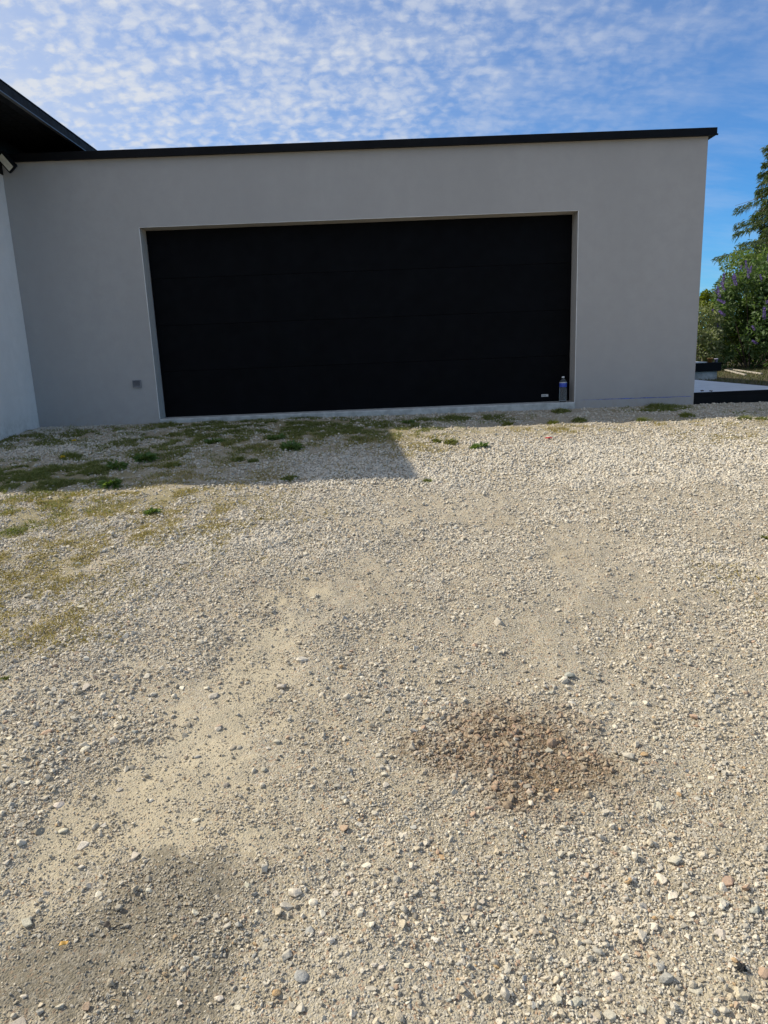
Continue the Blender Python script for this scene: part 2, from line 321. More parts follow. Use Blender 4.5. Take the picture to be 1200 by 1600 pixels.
KEY = [(93,1248,22,PALE),(33,1313,20,PALE),(127,1312,22,PALE),(212,1328,20,GREY),(126,1347,12,PALE),(152,1388,18,WHITE),(40,1433,26,GREY),(305,1423,16,PALE),(243,1458,12,PALE),(307,1493,18,PALE),(92,1565,18,GREY),(155,1560,11,PALE),(353,1221,12,DARK),(30,1592,36,GREY),(342,1552,16,PALE),(369,1568,17,PALE),(356,1445,18,GREY),(63,1562,11,TAN),(382,1523,10,ORNG),
(462,1396,24,PALE),(447,1412,24,GREY),(448,1490,25,GREY),(470,1522,28,BLUE),(432,1549,16,ORNG),(427,1363,13,DARK),(523,1400,18,GREY),(613,1418,18,PALE),(630,1435,12,PALE),(563,1437,14,GREY),(503,1460,11,PALE),(518,1475,14,WHITE),(585,1513,13,GREY),(597,1518,12,PALE),(637,1513,13,PALE),(722,1503,15,GREY),(727,1530,14,TAN),(730,1480,9,ORNG),(775,1503,12,ORNG),(793,1510,20,GREY),(702,1563,12,BLUE),(607,1578,14,GREY),(548,1578,18,TAN),(457,1567,15,GREY),(728,1425,17,GREY),(573,1353,16,PALE),(537,1350,14,PALE),(537,1293,22,RED),(587,1268,14,GREY),(627,1303,16,PALE),(762,1340,16,GREY),(765,1265,18,RED),(690,1343,16,ORNG),(573,1313,12,PALE),
(963,1417,26,TAN),(1020,1428,18,PALE),(1033,1368,24,PALE),(1052,1393,22,PALE),(978,1323,18,BLUE),(1053,1342,26,GREY),(1095,1333,18,TAN),(1028,1258,18,GREY),(930,1585,22,GREY),(952,1580,26,GREY),(1002,1575,16,PALE),(870,1563,18,PALE),(900,1563,20,GREY),(1087,1542,26,GREY),(1158,1552,34,TAN),(1192,1515,26,RED),(1163,1483,18,PALE),(1178,1422,22,BLUE),(1133,1407,20,GREY),(1137,1373,24,RED),(1003,1413,20,PALE),(1002,1458,24,PALE),(835,1452,18,TAN),(895,1422,14,GREY),(910,1430,16,GREY),(908,1477,14,GREY),(852,1520,20,PALE),(842,1505,13,GREY),(1058,1532,20,TAN),(1127,1457,24,GREY),(1149,1500,13,WHITE),(965,1520,20,PALE),(997,1488,12,RED),(1048,1457,14,TAN),(1067,1467,13,DARK),(953,1553,16,TAN),(850,1380,15,PALE),(933,1325,16,TAN),(873,1303,14,GREY),(953,1272,12,GREY),(1030,1300,14,WHITE),
(767,1213,16,GREY),(823,1232,18,DARK),(881,1179,13,RED),(857,1174,16,GREY),(804,1138,11,RED),(806,1157,12,GREY),(793,1262,17,BRWN),(827,1243,14,TAN),(846,1247,14,TAN),(870,1239,11,ORNG),(799,1249,14,BRWN),(647,1142,16,BLUE),(876,1119,14,BRWN),(862,1084,14,BLUE),(889,1058,18,BLUE),(981,1183,24,GREY),(1027,1258,22,GREY),(977,1324,20,GREY),(874,1303,14,GREY),(709,1237,18,GREY),(632,1301,18,PALE),(703,1155,14,GREY),(716,1159,14,GREY),(997,1166,14,ORNG),(1007,1183,14,ORNG),(915,1170,12,GREY),
(489,935,11,GREY),(647,897,12,PALE),(623,887,11,PALE),(567,857,11,WHITE),(605,873,14,GREY),(472,1028,22,PALE),(543,1017,14,TAN),(780,973,24,GREY),(737,813,10,TAN),(742,1008,12,RED),(698,1028,14,TAN),(730,1035,12,WHITE),(657,996,11,PALE),(588,1036,11,PALE),(527,1224,16,GREY),(340,1132,13,GREY),(308,1175,12,BLUE),(587,1158,12,GREY),(433,1153,18,GREY),(490,1122,15,GREY),(440,1067,18,GREY),(555,1097,14,DARK),(333,1083,20,GREY),(600,1208,14,GREY),(602,1228,14,GREY),(362,1163,16,TAN),(587,1269,13,PALE),
(73,1140,18,RED),(207,1190,16,DARK),(133,1068,18,GREY),(43,1147,14,PALE),(13,1102,14,WHITE),(298,1042,12,PALE),(63,1293,20,DARK),(97,1290,18,PALE),(33,1287,18,GREY),(40,1218,18,PALE),(132,1162,16,PALE),(177,1150,20,GREY),(187,1097,14,PALE),(265,846,10,GREY),(205,870,12,GREY),(330,875,14,GREY),(122,880,12,BLUE),(20,862,12,PALE),(250,768,8,GREY),(60,945,16,GREY),(272,925,14,DARK),(840,888,14,DARK),(1060,1018,12,ORNG)]
stones = []
def put_stone(x, y, wd, col, r, hz_=None):
    me = SM[r.randrange(len(SM))]; o = bpy.data.objects.new('stone', me); COL.objects.link(o); o.parent = ground
    a = wd/2; sx, sy, sz = a*r.uniform(.95, 1.1), a*r.uniform(.65, .95), a*r.uniform(.45, .7)
    o.scale = (sx, sy, sz); o.rotation_euler = (r.uniform(-.3, .3), r.uniform(-.3, .3), r.uniform(-.6, .6) if r.random() < .6 else r.uniform(0, 6.28))
    o.location = (x, y, float(ground_h(np.array([x]), np.array([y]))[0])+sz*r.uniform(.0, .32))
    k = r.uniform(.88, 1.1); o.color = (*(c*k*r.uniform(.97, 1.03) for c in col), 1); stones.append((x, y, a)); return o
rs = random.Random(21)
for u, v, wpx, col in KEY:
    p = ground_at(u, v+wpx*.2); dep = float((p-CAM)@fw)
    put_stone(p[0], p[1], wpx*1.08*dep/F_PX, col, rs)
n_more = 300-len(KEY); tries = 0
while n_more > 0 and tries < 9000:
    tries += 1
    u, v = rs.uniform(0, 1200), 860+740*rs.random()**.8
    p = ground_at(u, v); px, py = np.array([p[0]]), np.array([p[1]])
    if rs.random() > .12+.9*zval(Z_COARSE, px, py)[0]*(1-.8*zval(Z_SAND, px, py)[0])*(1-.7*zval(Z_DARK, px, py)[0]): continue
    wd = rs.uniform(10, 16)*float((p-CAM)@fw)/F_PX
    if min((p[0]-a)**2+(p[1]-b_)**2-(c*1.2+wd*.6)**2 for a, b_, c in stones) < 0: continue
    t = rs.random(); col = PALE if t < .45 else GREY if t < .72 else TAN if t < .85 else BLUE if t < .91 else RED if t < .95 else WHITE
    put_stone(p[0], p[1], wd, col, rs); n_more -= 1

def scatter(n, x0, x1, y0, y1, lo, hi, pw, fn, um=260):
    x = rng.uniform(x0, x1, n); y = rng.uniform(y0, y1, n)
    u, v, _ = project(x, y, gz(x, y)); k = (u > -um) & (u < 1200+um) & (v < 1760) & (y < -.02)
    k &= ~((x < -3.93) & (y > -2.2))
    x, y = x[k], y[k]; k = rng.random(len(x)) < fn(x, y); x, y = x[k], y[k]
    s = lo*(hi/lo)**(rng.random(len(x))**pw)
    return x, y, s
def dens(base, coarse, sand):
    def f(x, y):
        C_ = zval(Z_COARSE, x, y); S = np.clip(zval(Z_SAND, x, y)+.40*zval(Z_PACK, x, y)+.8*zval(Z_DARK, x, y), 0, 1)
        patch = np.clip((fbm(x, y, 2.6, 90, 3)-.5)*3.2+.55, .12, 1)*np.clip((fbm(x, y, 9, 97, 2)-.5)*3+.7, .25, 1)
        B = zval(Z_BROWN, x, y); M_ = zval(Z_MOSS, x, y)
        return np.clip((base*patch+coarse*C_*(.5+.5*patch)+.55*B)*(1-sand*S)*(1-.30*M_), 0, 1)
    return f
parts = []
parts.append(scatter(520000, -2.6, 2.6, -7.7, -5.0, .0042, .0095, 1.2, dens(.95, .35, .15)))      # grit close by
parts.append(scatter(260000, -3.6, 3.6, -5.4, -3.4, .0085, .0175, 1.3, dens(.85, .35, .25)))   # grit farther up the drive
parts.append(scatter(330000, -4.2, 4.2, -7.7, -3.4, .0085, .0165, 1.4, dens(.60, .45, .45)))   # small stones
parts.append(scatter(230000, -6, 6.4, -7.7, -.02, .014, .029, 1.9, dens(.25, .60, .72)))       # gravel
parts.append(scatter(260000, -6, 6.4, -4.6, -.02, .016, .036, 1.2, dens(.34, .9, .65)))       # packed gravel near the garage
parts.append(scatter(12000, -6, 6, -7.7, -.3, .024, .040, 1.8, dens(.12, .35, .88)))
parts.append(scatter(150000, -5, 5, -6.5, -3.2, .013, .027, 1.5, dens(.40, .45, .60)))         # stones half way up the drive
parts.append(scatter(9000, -.5, 1.6, -7.3, -5.8, .011, .030, 1.8, lambda x, y: np.clip(zval(Z_BROWN, x, y)*1.2-.15, 0, 1)*np.clip((fbm(x, y, 7, 33, 2)-.42)*5, 0, 1)))   # clods on the brown heap
sx_ = np.concatenate([p[0] for p in parts]); sy_ = np.concatenate([p[1] for p in parts]); ss = np.concatenate([p[2] for p in parts])
N = len(sx_)
asp = np.stack([rng.uniform(.9, 1.15, N), rng.uniform(.62, .95, N), rng.uniform(.5, .92, N)], 1)*(ss/2)[:, None]
rot = np.stack([rng.normal(0, .4, N), rng.normal(0, .4, N), rng.uniform(0, 6.283, N)], 1)
szv = ground_h(sx_, sy_)+asp[:, 2]*rng.uniform(-.05, .78, N)
pal = np.array([PALE, GREY, TAN, WHITE, DARK, BLUE, RED, ORNG]); pr = np.array([.38, .23, .20, .04, .055, .055, .03, .010]); pr /= pr.sum()
colr = pal[rng.choice(len(pal), N, p=pr)]*rng.uniform(.82, 1.12, N)[:, None]
bz = np.clip(zval(Z_BROWN, sx_, sy_)*1.35+(fbm(sx_, sy_, 9, 5, 3)-.5)*1.5, 0, 1)*(zval(Z_BROWN, sx_, sy_) > .08)
reds = np.array([(.24, .18, .115), (.30, .225, .145), (.32, .195, .115), (.30, .255, .19)])[rng.integers(0, 4, N)]*rng.uniform(.75, 1.25, N)[:, None]
colr = colr*(1-.94*bz[:, None])+reds*.94*bz[:, None]
far = np.clip((sy_+6.3)/2.4, 0, 1)[:, None]*(.35+.4*np.clip(zval(Z_COARSE, sx_, sy_), 0, 1)[:, None])*(1-bz[:, None]); colr = colr*(1-far)+np.array([(.71, .66, .56)])*rng.uniform(.78, 1.1, N)[:, None]*far
sdm = np.clip(zval(Z_SAND, sx_, sy_), 0, 1)[:, None]*.55; colr = colr*(1-sdm)+np.array([(.45, .385, .275)])*sdm
dkm = np.clip(zval(Z_DARK, sx_, sy_), 0, 1)[:, None]*.5; colr = colr*(1-dkm)+np.array([(.20, .175, .13)])*dkm
pme = bpy.data.meshes.new('gravel'); pme.vertices.add(N); pme.vertices.foreach_set('co', np.stack([sx_, sy_, szv], 1).astype(np.float32).ravel())
attr(pme, 'stone_scale', asp, 'FLOAT_VECTOR'); attr(pme, 'stone_turn', rot, 'FLOAT_VECTOR'); attr(pme, 'stone_kind', rng.integers(0, len(SM), N), 'INT'); attr(pme, 'stone_colour', colr, 'FLOAT_COLOR')
gravel = link('gravel', pme); gravel['kind'] = 'stuff'; tag(gravel, 'loose pale crushed gravel spread over the sloping drive', 'gravel')
ng = bpy.data.node_groups.new('gravel_scatter', 'GeometryNodeTree')
ng.interface.new_socket('Geometry', in_out='INPUT', socket_type='NodeSocketGeometry'); ng.interface.new_socket('Geometry', in_out='OUTPUT', socket_type='NodeSocketGeometry')
G = NT(ng); gi = G.n('NodeGroupInput'); go = G.n('NodeGroupOutput'); iop = G.n('GeometryNodeInstanceOnPoints'); jn = G.n('GeometryNodeJoinGeometry'); m2p = G.n('GeometryNodeMeshToPoints')
first = {}
for o in bpy.data.objects:
    if o.type == 'MESH' and o.data in SM and o.data.name not in first: first[o.data.name] = o
for k in reversed(range(len(SM))):
    oi = G.n('GeometryNodeObjectInfo', transform_space='ORIGINAL'); oi.inputs['Object'].default_value = first[SM[k].name]
    sm_ = G.n('GeometryNodeSetMaterial'); sm_.inputs['Material'].default_value = M_GRAVEL; G.l(oi.outputs['Geometry'], sm_.inputs['Geometry'])
    g2i = G.n('GeometryNodeGeometryToInstance'); G.l(sm_.outputs[0], g2i.inputs[0]); G.l(g2i.outputs[0], jn.inputs[0])
def na(name, typ): x = G.n('GeometryNodeInputNamedAttribute', data_type=typ); x.inputs['Name'].default_value = name; return x.outputs[0]
e2r = G.n('FunctionNodeEulerToRotation'); G.l(na('stone_turn', 'FLOAT_VECTOR'), e2r.inputs[0])
G.l(gi.outputs[0], m2p.inputs['Mesh']); G.l(m2p.outputs[0], iop.inputs['Points']); G.l(jn.outputs[0], iop.inputs['Instance']); iop.inputs['Pick Instance'].default_value = True
G.l(na('stone_kind', 'INT'), iop.inputs['Instance Index']); G.l(e2r.outputs[0], iop.inputs['Rotation']); G.l(na('stone_scale', 'FLOAT_VECTOR'), iop.inputs['Scale'])
G.l(iop.outputs[0], go.inputs[0])
md = gravel.modifiers.new('scatter', 'NODES'); md.node_group = ng
print('gravel stones', N, 'individual', len(stones))

# ------------------------------------------------------------------ garage
def f_render(col, sc_=1.0):
    def f(g, b, o):
        p = pos(g)
        mp = g.n('ShaderNodeMapping'); mp.inputs['Scale'].default_value = (1, 1, .35); g.l(p, mp.inputs['Vector'])
        big_ = g.noise(mp.outputs[0], .9, 5, .6); mid = g.noise(p, 7, 5, .65); fine_ = g.noise(p, 240, 4, .65); fine2 = g.noise(p, 90, 3, .6)
        c = g.mix(g.ramp(big_, .3, .7), tuple(x*.93 for x in col), tuple(x*1.05 for x in col))
        c = g.mix(g.ramp(mid, .3, .75, 0, .6), c, tuple(x*.90 for x in col))
        c = g.mix(g.ramp(fine_, .35, .7, 0, .45), c, tuple(x*.80 for x in col))
        # rain splash and dust low on the wall
        sp = g.n('ShaderNodeSeparateXYZ'); g.l(p, sp.inputs[0])
        low = g.math('MULTIPLY', g.ramp(sp.outputs[2], .22, -.10), g.ramp(g.noise(p, 11, 4, .7), .35, .7))
        c = g.mix(g.math('MULTIPLY', low, .45), c, (.33, .29, .23))
        g.l(c, b.inputs['Base Color']); b.inputs['Roughness'].default_value = .93; b.inputs['Specular IOR Level'].default_value = .2
        bump(g, b, g.math('ADD', fine_, g.math('MULTIPLY', fine2, .7)), .5, .004)
    return mat('wall_render', f)
M_WALL = f_render((.395, .384, .373)); M_REVEAL = f_render((.45, .43, .40)); M_HWALL = f_render((.86, .82, .77))
M_BLACK = simple('black_lacquered_metal', (.0050, .0052, .0060), .5, 0, .25, 5, .12)
M_DOOR = simple('anthracite_door', (.0028, .0032, .0044), .6, 0, .2, 3, .06, .15, 500)
M_CONC = simple('sill_concrete', (.40, .41, .39), .9, 0, .22, 9, .2, .5, 120)
M_BEAD = simple('white_corner_bead', (.72, .72, .70), .6, 0, .1)
M_CHALK = simple('blue_chalk', (.10, .14, .42), .95, 0, .5, 40, .1)
M_VENT = simple('grey_plastic_vent', (.20, .205, .22), .6)
M_STICK = simple('pale_sticker', (.50, .51, .50), .5, 0, .05)
M_INK = simple('sticker_ink', (.12, .13, .14), .6)

XL, XR, OL, OR, OH, WT = -3.95, 3.95, -2.5, 2.5, 2.166, 2.90
garage = thing('garage', 'grey rendered flat roof garage with one wide dark door', 'garage', (0, 0, -.09))
OFF = Vector((0, 0, .09))
def gp(o, p=None):            # hand a world-placed part to the garage
    o.parent = p or garage
    q = Vector((0, 0, 0)); t = o.parent
    while t is not None: q += t.location; t = t.parent
    o.location = o.location-q; return o
# shell with the door opening: real wall thickness
v = []; f = []
def quad(a, b, c, d): k = len(v); v.extend([a, b, c, d]); f.append((k, k+1, k+2, k+3))
B0 = -.35; T = .245
xs = [XL-.02, OL, OR, XR]; zs = [B0, 0, OH, WT]
for i in range(3):
    for j in range(3):
        if i == 1 and j in (0, 1): continue
        nx = 14 if i == 1 else 6
        quad((xs[i], 0, zs[j]), (xs[i+1], 0, zs[j]), (xs[i+1], 0, zs[j+1]), (xs[i], 0, zs[j+1]))
DEP = 6.4
quad((XR, 0, B0), (XR, DEP, B0), (XR, DEP, WT), (XR, 0, WT)); quad((XL-.02, DEP, B0), (XL-.02, 0, B0), (XL-.02, 0, WT), (XL-.02, DEP, WT)); quad((XR, DEP, B0), (XL-.02, DEP, B0), (XL-.02, DEP, WT), (XR, DEP, WT))
quad((XL-.02, 0, WT), (XR, 0, WT), (XR, DEP, WT), (XL-.02, DEP, WT))
gp(link('wall', pyd('wall', v, f), M_WALL))
v = []; f = []
quad((OL, 0, B0), (OL, T, B0), (OL, T, OH), (OL, 0, OH)); quad((OR, T, B0), (OR, 0, B0), (OR, 0, OH), (OR, T, OH)); quad((OL, 0, OH), (OL, T, OH), (OR, T, OH), (OR, 0, OH))
gp(link('door_reveal', pyd('door_reveal', v, f), M_REVEAL))
# corner bead: a pale arris round the opening, a little uneven
def bead(name, a, b, nrm, wdt=.006):
    a = Vector(a); b = Vector(b); n_ = 40; d = (b-a); vv = []; ff = []
    side = Vector(nrm)
    for i in range(n_+1):
        p = a+d*i/n_; j = .0014*mnoise.noise(p*6); ww = wdt*(.75+.5*abs(mnoise.noise(p*3+Vector((9, 0, 0)))))
        vv += [p+Vector((0, -.003, 0))-side*(ww*.15)+side*j, p+Vector((0, -.003, 0))+side*ww, p+Vector((0, .004, 0))+side*ww, p+Vector((0, .004, 0))-side*ww*.15]
    for i in range(n_):
        for k in range(4): ff.append((i*4+k, i*4+(k+1) % 4, i*4+4+(k+1) % 4, i*4+4+k))
    gp(link(name, pyd(name, vv, ff), M_BEAD))
bead('corner_bead', (OL, 0, .0), (OL, 0, OH), (-1, 0, 0)); bead('corner_bead', (OR, 0, .0), (OR, 0, OH), (1, 0, 0)); bead('corner_bead', (OL, 0, OH), (OR, 0, OH), (0, 0, 1), .0035)
# roof edge
cop = gp(box('roof_coping', XL-.0, XR+.075, -.055, DEP+.06, WT-.006, 2.972, M_BLACK, None, .006))
gp(box('drip_edge', XL, XR+.082, -.063, -.0551, WT-.012, WT+.006, M_BLACK))
for xj in (-1.5, .9, 3.1):
    gp(box('coping_joint', xj-.03, xj+.03, -.058, -.0556, WT-.002, 2.968, M_BLACK))
# sill
sv = []; n_ = 90
for i in range(n_+1):
    x = OL+(OR-OL)*i/n_; j = .004*mnoise.noise(Vector((x*2, 0, 0))); k = .006*mnoise.noise(Vector((x*5, 7, 0)))
    sv += [(x, T+.01, 0), (x, -.004+j, .0+k*.3), (x, -.016+j, -.012+k), (x, -.02+j, -.25)]
sf = [(i*4+k, i*4+4+k, i*4+5+k, i*4+1+k) for i in range(n_) for k in range(3)]
sill = gp(link('door_sill', pyd('door_sill', sv, sf), M_CONC))
# door
door = bpy.data.objects.new('garage_door', None); COL.objects.link(door); door.parent = garage; door.location = Vector((0, T-.02, 0))-Vector((0, 0, -.09))
PH = (OH-.012)/4
for k in range(4):
    z0 = .012+k*PH
    pn = box('panel', OL+.012, OR-.012, T-.022, T+.02, z0+.0009, z0+PH-.0009, M_DOOR, None, .004)
    gp(pn, door)
gp(box('bottom_seal', OL+.012, OR-.012, T-.018, T+.015, .001, .0135, M_BLACK), door)
gp(box('door_frame', OL, OR, T+.022, T+.05, 0.0, OH, M_BLACK), door)
st = gp(box('sticker', 2.150, 2.235, T-.0245, T-.0222, .062, .092, M_STICK), door)
gp(box('print', 2.156, 2.205, T-.0252, T-.0246, .070, .078, M_INK), door)
# chalk line on the plinth (uneven snapped string line)
cv = []; cf = []; n_ = 70
for i in range(n_+1):
    x = 2.57+(XR-.03-2.57)*i/n_; z = .020-.010*(x-2.57)/1.4+.002*mnoise.noise(Vector((x*7, 0, 3))); wd = .0042*(.5+abs(mnoise.noise(Vector((x*4, 2, 0))))*1.4)*min(1, .25+i/25)
    cv += [(x, -.0015, z-wd), (x, -.0015, z+wd)]
for i in range(n_): cf.append((i*2, i*2+2, i*2+3, i*2+1))
gp(link('chalk_line', pyd('chalk_line', cv, cf), M_CHALK))
# vent grille
vent = bpy.data.objects.new('wall_vent', None); COL.objects.link(vent); vent.location = (-2.727, -.004, .428); gp(vent)
def frame_mesh(name, w_, h_, t_, d_):
    bm = bmesh.new()
    for (x0, x1, z0, z1) in ((-w_/2, w_/2, h_/2-t_, h_/2), (-w_/2, w_/2, -h_/2, -h_/2+t_), (-w_/2, -w_/2+t_, -h_/2+t_, h_/2-t_), (w_/2-t_, w_/2, -h_/2+t_, h_/2-t_)):
        r = bmesh.ops.create_cube(bm, size=1)
        for q in r['verts']: q.co = Vector(((x0+x1)/2+q.co.x*(x1-x0), q.co.y*d_, (z0+z1)/2+q.co.z*(z1-z0)))
    me = bpy.data.meshes.new(name); bm.to_mesh(me); bm.free(); return me
link('frame', frame_mesh('frame', .100, .088, .009, .016), M_VENT, vent, (0, -.008, 0))
lm = None
for k in range(5):
    if lm is None:
        bm = bmesh.new(); bmesh.ops.create_cube(bm, size=1)
        for q in bm.verts: q.co = Vector((q.co.x*.0815, q.co.y*.016, q.co.z*.004)); q.co.z += q.co.y*.55
        lm = bpy.data.meshes.new('slat'); bm.to_mesh(lm); bm.free(); lm.materials.append(M_VENT)
    link('slat', lm, None, vent, (0, -.007, -.028+k*.014))
box('backing', -.0405, .0405, -.0015, .0025, -.0345, .0345, M_BLACK, vent)

# ------------------------------------------------------------------ house on the left: white wall under a dark eave
EX, EZ, EF = -3.22, 3.25, -1.97
house = thing('house', 'white rendered house wall under a black overhanging eave at left', 'house', (-8, 0, -.3))
hw = box('wall', -12, XL, -1.45, 9, -.4, 3.165, M_HWALL); gp(hw, house)
gp(box('black_band', XL-.004, XL+.011, -1.44, 9, 2.77, 3.158, M_BLACK), house)
roof = bpy.data.objects.new('roof', None); COL.objects.link(roof); roof.location = (-8, 4, 3.2); gp(roof, house)
gp(box('fascia', EX-.03, EX, EF, 9.6, EZ-.095, EZ-.004, simple('brown_black_fascia', (.014, .011, .010), .6, 0, .3, 6, .1), None, .003), roof)
gp(box('gutter_lip', EX-.02, EX+.006, EF, 9.6, EZ-.0035, EZ+.008, M_BLACK, None, .003), roof)
gp(box('gutter', EX-.125, EX-.0305, EF, 9.6, EZ-.100, EZ-.02, M_BLACK, None, .006), roof)
gp(box('drip_strip', EX-.036, EX+.003, EF, 9.6, EZ-.103, EZ-.0955, simple('metal_edge', (.16, .165, .17), .35, .6, .1), None), roof)
M_SOF = simple('black_soffit', (.005, .0052, .0055), .7, 0, .2, 8, .1)
for k in range(5):
    x1 = EX-.13-k*.135
    gp(box('soffit_board', x1-.131, x1, EF+.03, 9.5, EZ-.090, EZ-.075, M_SOF, None, .003), roof)
gp(box('front_fascia', -12.4, EX-.0305, EF-.025, EF-.0005, EZ-.095, EZ-.004, M_BLACK), roof)
gp(box('roof_slab', -12.4, EX-.035, EF+.001, 9.59, EZ-.07, EZ-.022, M_BLACK), roof)
# front soffit beyond the wall
gp(box('soffit_board', -12.3, XL-.01, EF+.03, -1.46, EZ-.093, EZ-.076, M_SOF), roof)

# floodlight on the house wall
M_LENS = simple('floodlight_lens', (.58, .56, .46), .35, 0, .12, 20)
fl = thing('floodlight', 'small black floodlight with pale lens under the eave', 'floodlight', (-3.95+.012, -.20, 2.86))
hd = bpy.data.objects.new('head', None); COL.objects.link(hd); hd.parent = fl
d_ = ray(9.5, 253.5); hp = Vector(CAM+d_*((-3.80-CAM[0])/d_[0])); fl.location = (-3.95+.012, hp.y+.06, hp.z+.02); hd.location = hp-fl.location
e1 = Vector((.11, .05, -.16)).normalized(); e2 = -Vector((-.08, .05, -.04)); e2 = (e2-e1*e2.dot(e1)).normalized(); e3 = e1.cross(e2)
if e3.y > 0: e2 = -e2; e3 = e1.cross(e2)
hd.rotation_euler = Matrix((e1, e2, e3)).transposed().to_euler()
box('housing', -.097, .097, -.064, .064, -.035, .008, M_BLACK, hd, .006); box('lens', -.078, .078, -.043, .043, .0075, .0125, M_LENS, hd, .002)
for k in range(5): box('cooling_fin', -.07+k*.035-.004, -.07+k*.035+.004, -.05, .05, -.055, -.0345, M_BLACK, hd)
box('bracket', .0, .13, -.02, .02, -.02, .02, M_BLACK, fl, .004); box('wall_plate', .0005, .018, -.045, .045, -.05, .05, M_BLACK, fl, .004)

# ------------------------------------------------------------------ water bottle on the sill
M_PET = mat('clear_bottle_plastic', lambda g, b, o: (b.inputs['Base Color'].__setattr__('default_value', (.82, .90, .93, 1)), b.inputs['Transmission Weight'].__setattr__('default_value', .93), b.inputs['Roughness'].__setattr__('default_value', .12), b.inputs['IOR'].__setattr__('default_value', 1.34)))
M_LABEL = simple('blue_label', (.035, .075, .42), .4, 0, .3, 30); M_WHITE = simple('white_plastic', (.72, .74, .75), .4)
bt = thing('water_bottle', 'clear plastic water bottle with blue label beside the garage door', 'bottle', (2.375, .065, .0005))
prof = [(.036, 0), (.043, .006)]
for k in range(9): z = .012+k*.018; prof += [(.0445, z), (.0445, z+.010), (.0425, z+.014)]
prof += [(.0445, .176), (.0445, .228), (.040, .245), (.030, .262), (.018, .277), (.0135, .283), (.0135, .291)]
lathe('body', prof, 28, M_PET, bt)
lb = lathe('label', [(.0450, .181), (.0453, .182), (.0453, .229), (.0450, .230)], 28, M_LABEL, bt)
lathe('label_stripe', [(.0455, .2305), (.0457, .231), (.0457, .2365), (.0453, .237)], 28, M_WHITE, bt)
lathe('cap', [(.0155, .2905), (.0160, .292), (.0160, .304), (.0150, .306)], 24, M_WHITE, bt)

# ------------------------------------------------------------------ side terrace and steps at the right
M_SLAB = simple('pale_terrace_tile', (.52, .54, .56), .45, 0, .10, 4, .5, .1, 60)
ter = thing('terrace', 'low terrace with pale top and black edge beside garage', 'terrace', (4.6, 1.5, -.1))
TX0, TX1, TY0, TY1 = XR+.004, 5.24, .02, 5.2
gp(box('core', TX0, TX1-.02, TY0+.02, TY1, -.4, .026, M_CONC), ter)
nty = 9
for k in range(nty):
    for i in range(2):
        y0 = TY0+.004+k*(TY1-TY0-.006)/nty; y1 = TY0+.004+(k+1)*(TY1-TY0-.006)/nty-.003; x0 = TX0+i*(TX1-TX0)/2; x1 = TX0+(i+1)*(TX1-TX0)/2-.003
        gp(box('slab', x0, x1, y0, y1, .0265, .046+.0006*random.random(), M_SLAB), ter)
gp(box('front_edging', TX0, TX1, TY0-.022, TY0+.0035, -.30, .022, M_BLACK, None, .003), ter)
gp(box('edge_trim', TX0, TX1+.012, TY0-.030, TY0+.0035, .0225, .052, M_BLACK, None, .003), ter)
gp(box('side_edging', TX1+.0005, TX1+.02, TY0+.004, TY1, -.30, .050, M_BLACK, None, .003), ter)
for k, (u_, v_) in enumerate(((1098, 611.5), (1112, 612))):
    d = ray(u_, v_); p = CAM+d*((.05-CAM[2])/d[2])
    me = bpy.data.meshes.new('dry_leaf'); bm = bmesh.new(); bmesh.ops.create_icosphere(bm, subdivisions=2, radius=1)
    for q in bm.verts: q.co = Vector((q.co.x*.022, q.co.y*.014, q.co.z*.006+.010*mnoise.noise(q.co*1.7+Vector((k*5, 0, 0)))))
    bm.to_mesh(me); bm.free()
    lf = link('dry_leaf', me, simple('dark_dead_leaf', (.06, .045, .03), .8), None, (p[0], p[1]+.02, .058)); tag(lf, ['small dark dead leaf on the pale terrace nearest the garage corner', 'larger dark dead leaf on the pale terrace front edge'][k], 'leaf')

step = thing('raised_bed', 'low black planter box with pale rim behind the terrace', 'planter', (6.2, 5.9, -.1))
gp(box('base', 4.9, 6.80, 5.35, 6.6, -.3, .055, M_CONC, None, .004), step)
gp(box('cladding', 4.85, 6.86, 5.31, 6.64, .0555, .222, M_BLACK, None, .004), step)
gp(box('rim', 4.84, 6.55, 5.29, 6.66, .2225, .243, M_SLAB, None, .003), step)
M_TERRA = simple('orange_pot', (.45, .20, .05), .7, 0, .2); M_LILAC = simple('lilac_pot', (.50, .46, .60), .6, 0, .1)
for (nm, mm, x, r, h, lab) in (('flower_pot', M_TERRA, 6.68, .055, .085, 'small orange pot standing on the black planter box'), ('flower_pot', M_LILAC, 6.92, .035, .07, 'small lilac pot on the planter corner, right of the orange pot')):
    zb = .2225 if x < 6.85 else .2225
    t = thing(nm, lab, 'pot', (min(x, 6.80), 5.42, zb))
    lathe('pot', [(r*.7, 0), (r*.95, h*.8), (r*1.05, h*.8), (r*1.05, h), (r*.9, h), (r*.85, h*.85)], 20, mm, t)
# boards lying on the lawn
M_BOARD = simple('weathered_board', (.36, .32, .26), .8, 0, .25, 12)
for k, (a, b) in enumerate((((1133, 580), (1165, 588)), ((1135, 578), (1190, 586)))):
    p, q = ground_at(*a), ground_at(*b); L = float(np.linalg.norm(q-p)); c = (p+q)/2
    bo = box('board', -L/2, L/2, -.022, .022, 0, .03, M_BOARD, None, .004); bo.location = (c[0], c[1], c[2]+.03); bo.rotation_euler = (0, 0, math.atan2(q[1]-p[1], q[0]-p[0]))
    tag(bo, ['shorter pale wooden board on the lawn, nearer the terrace', 'longer pale wooden board on the lawn, nearer the hedge'][k], 'board')

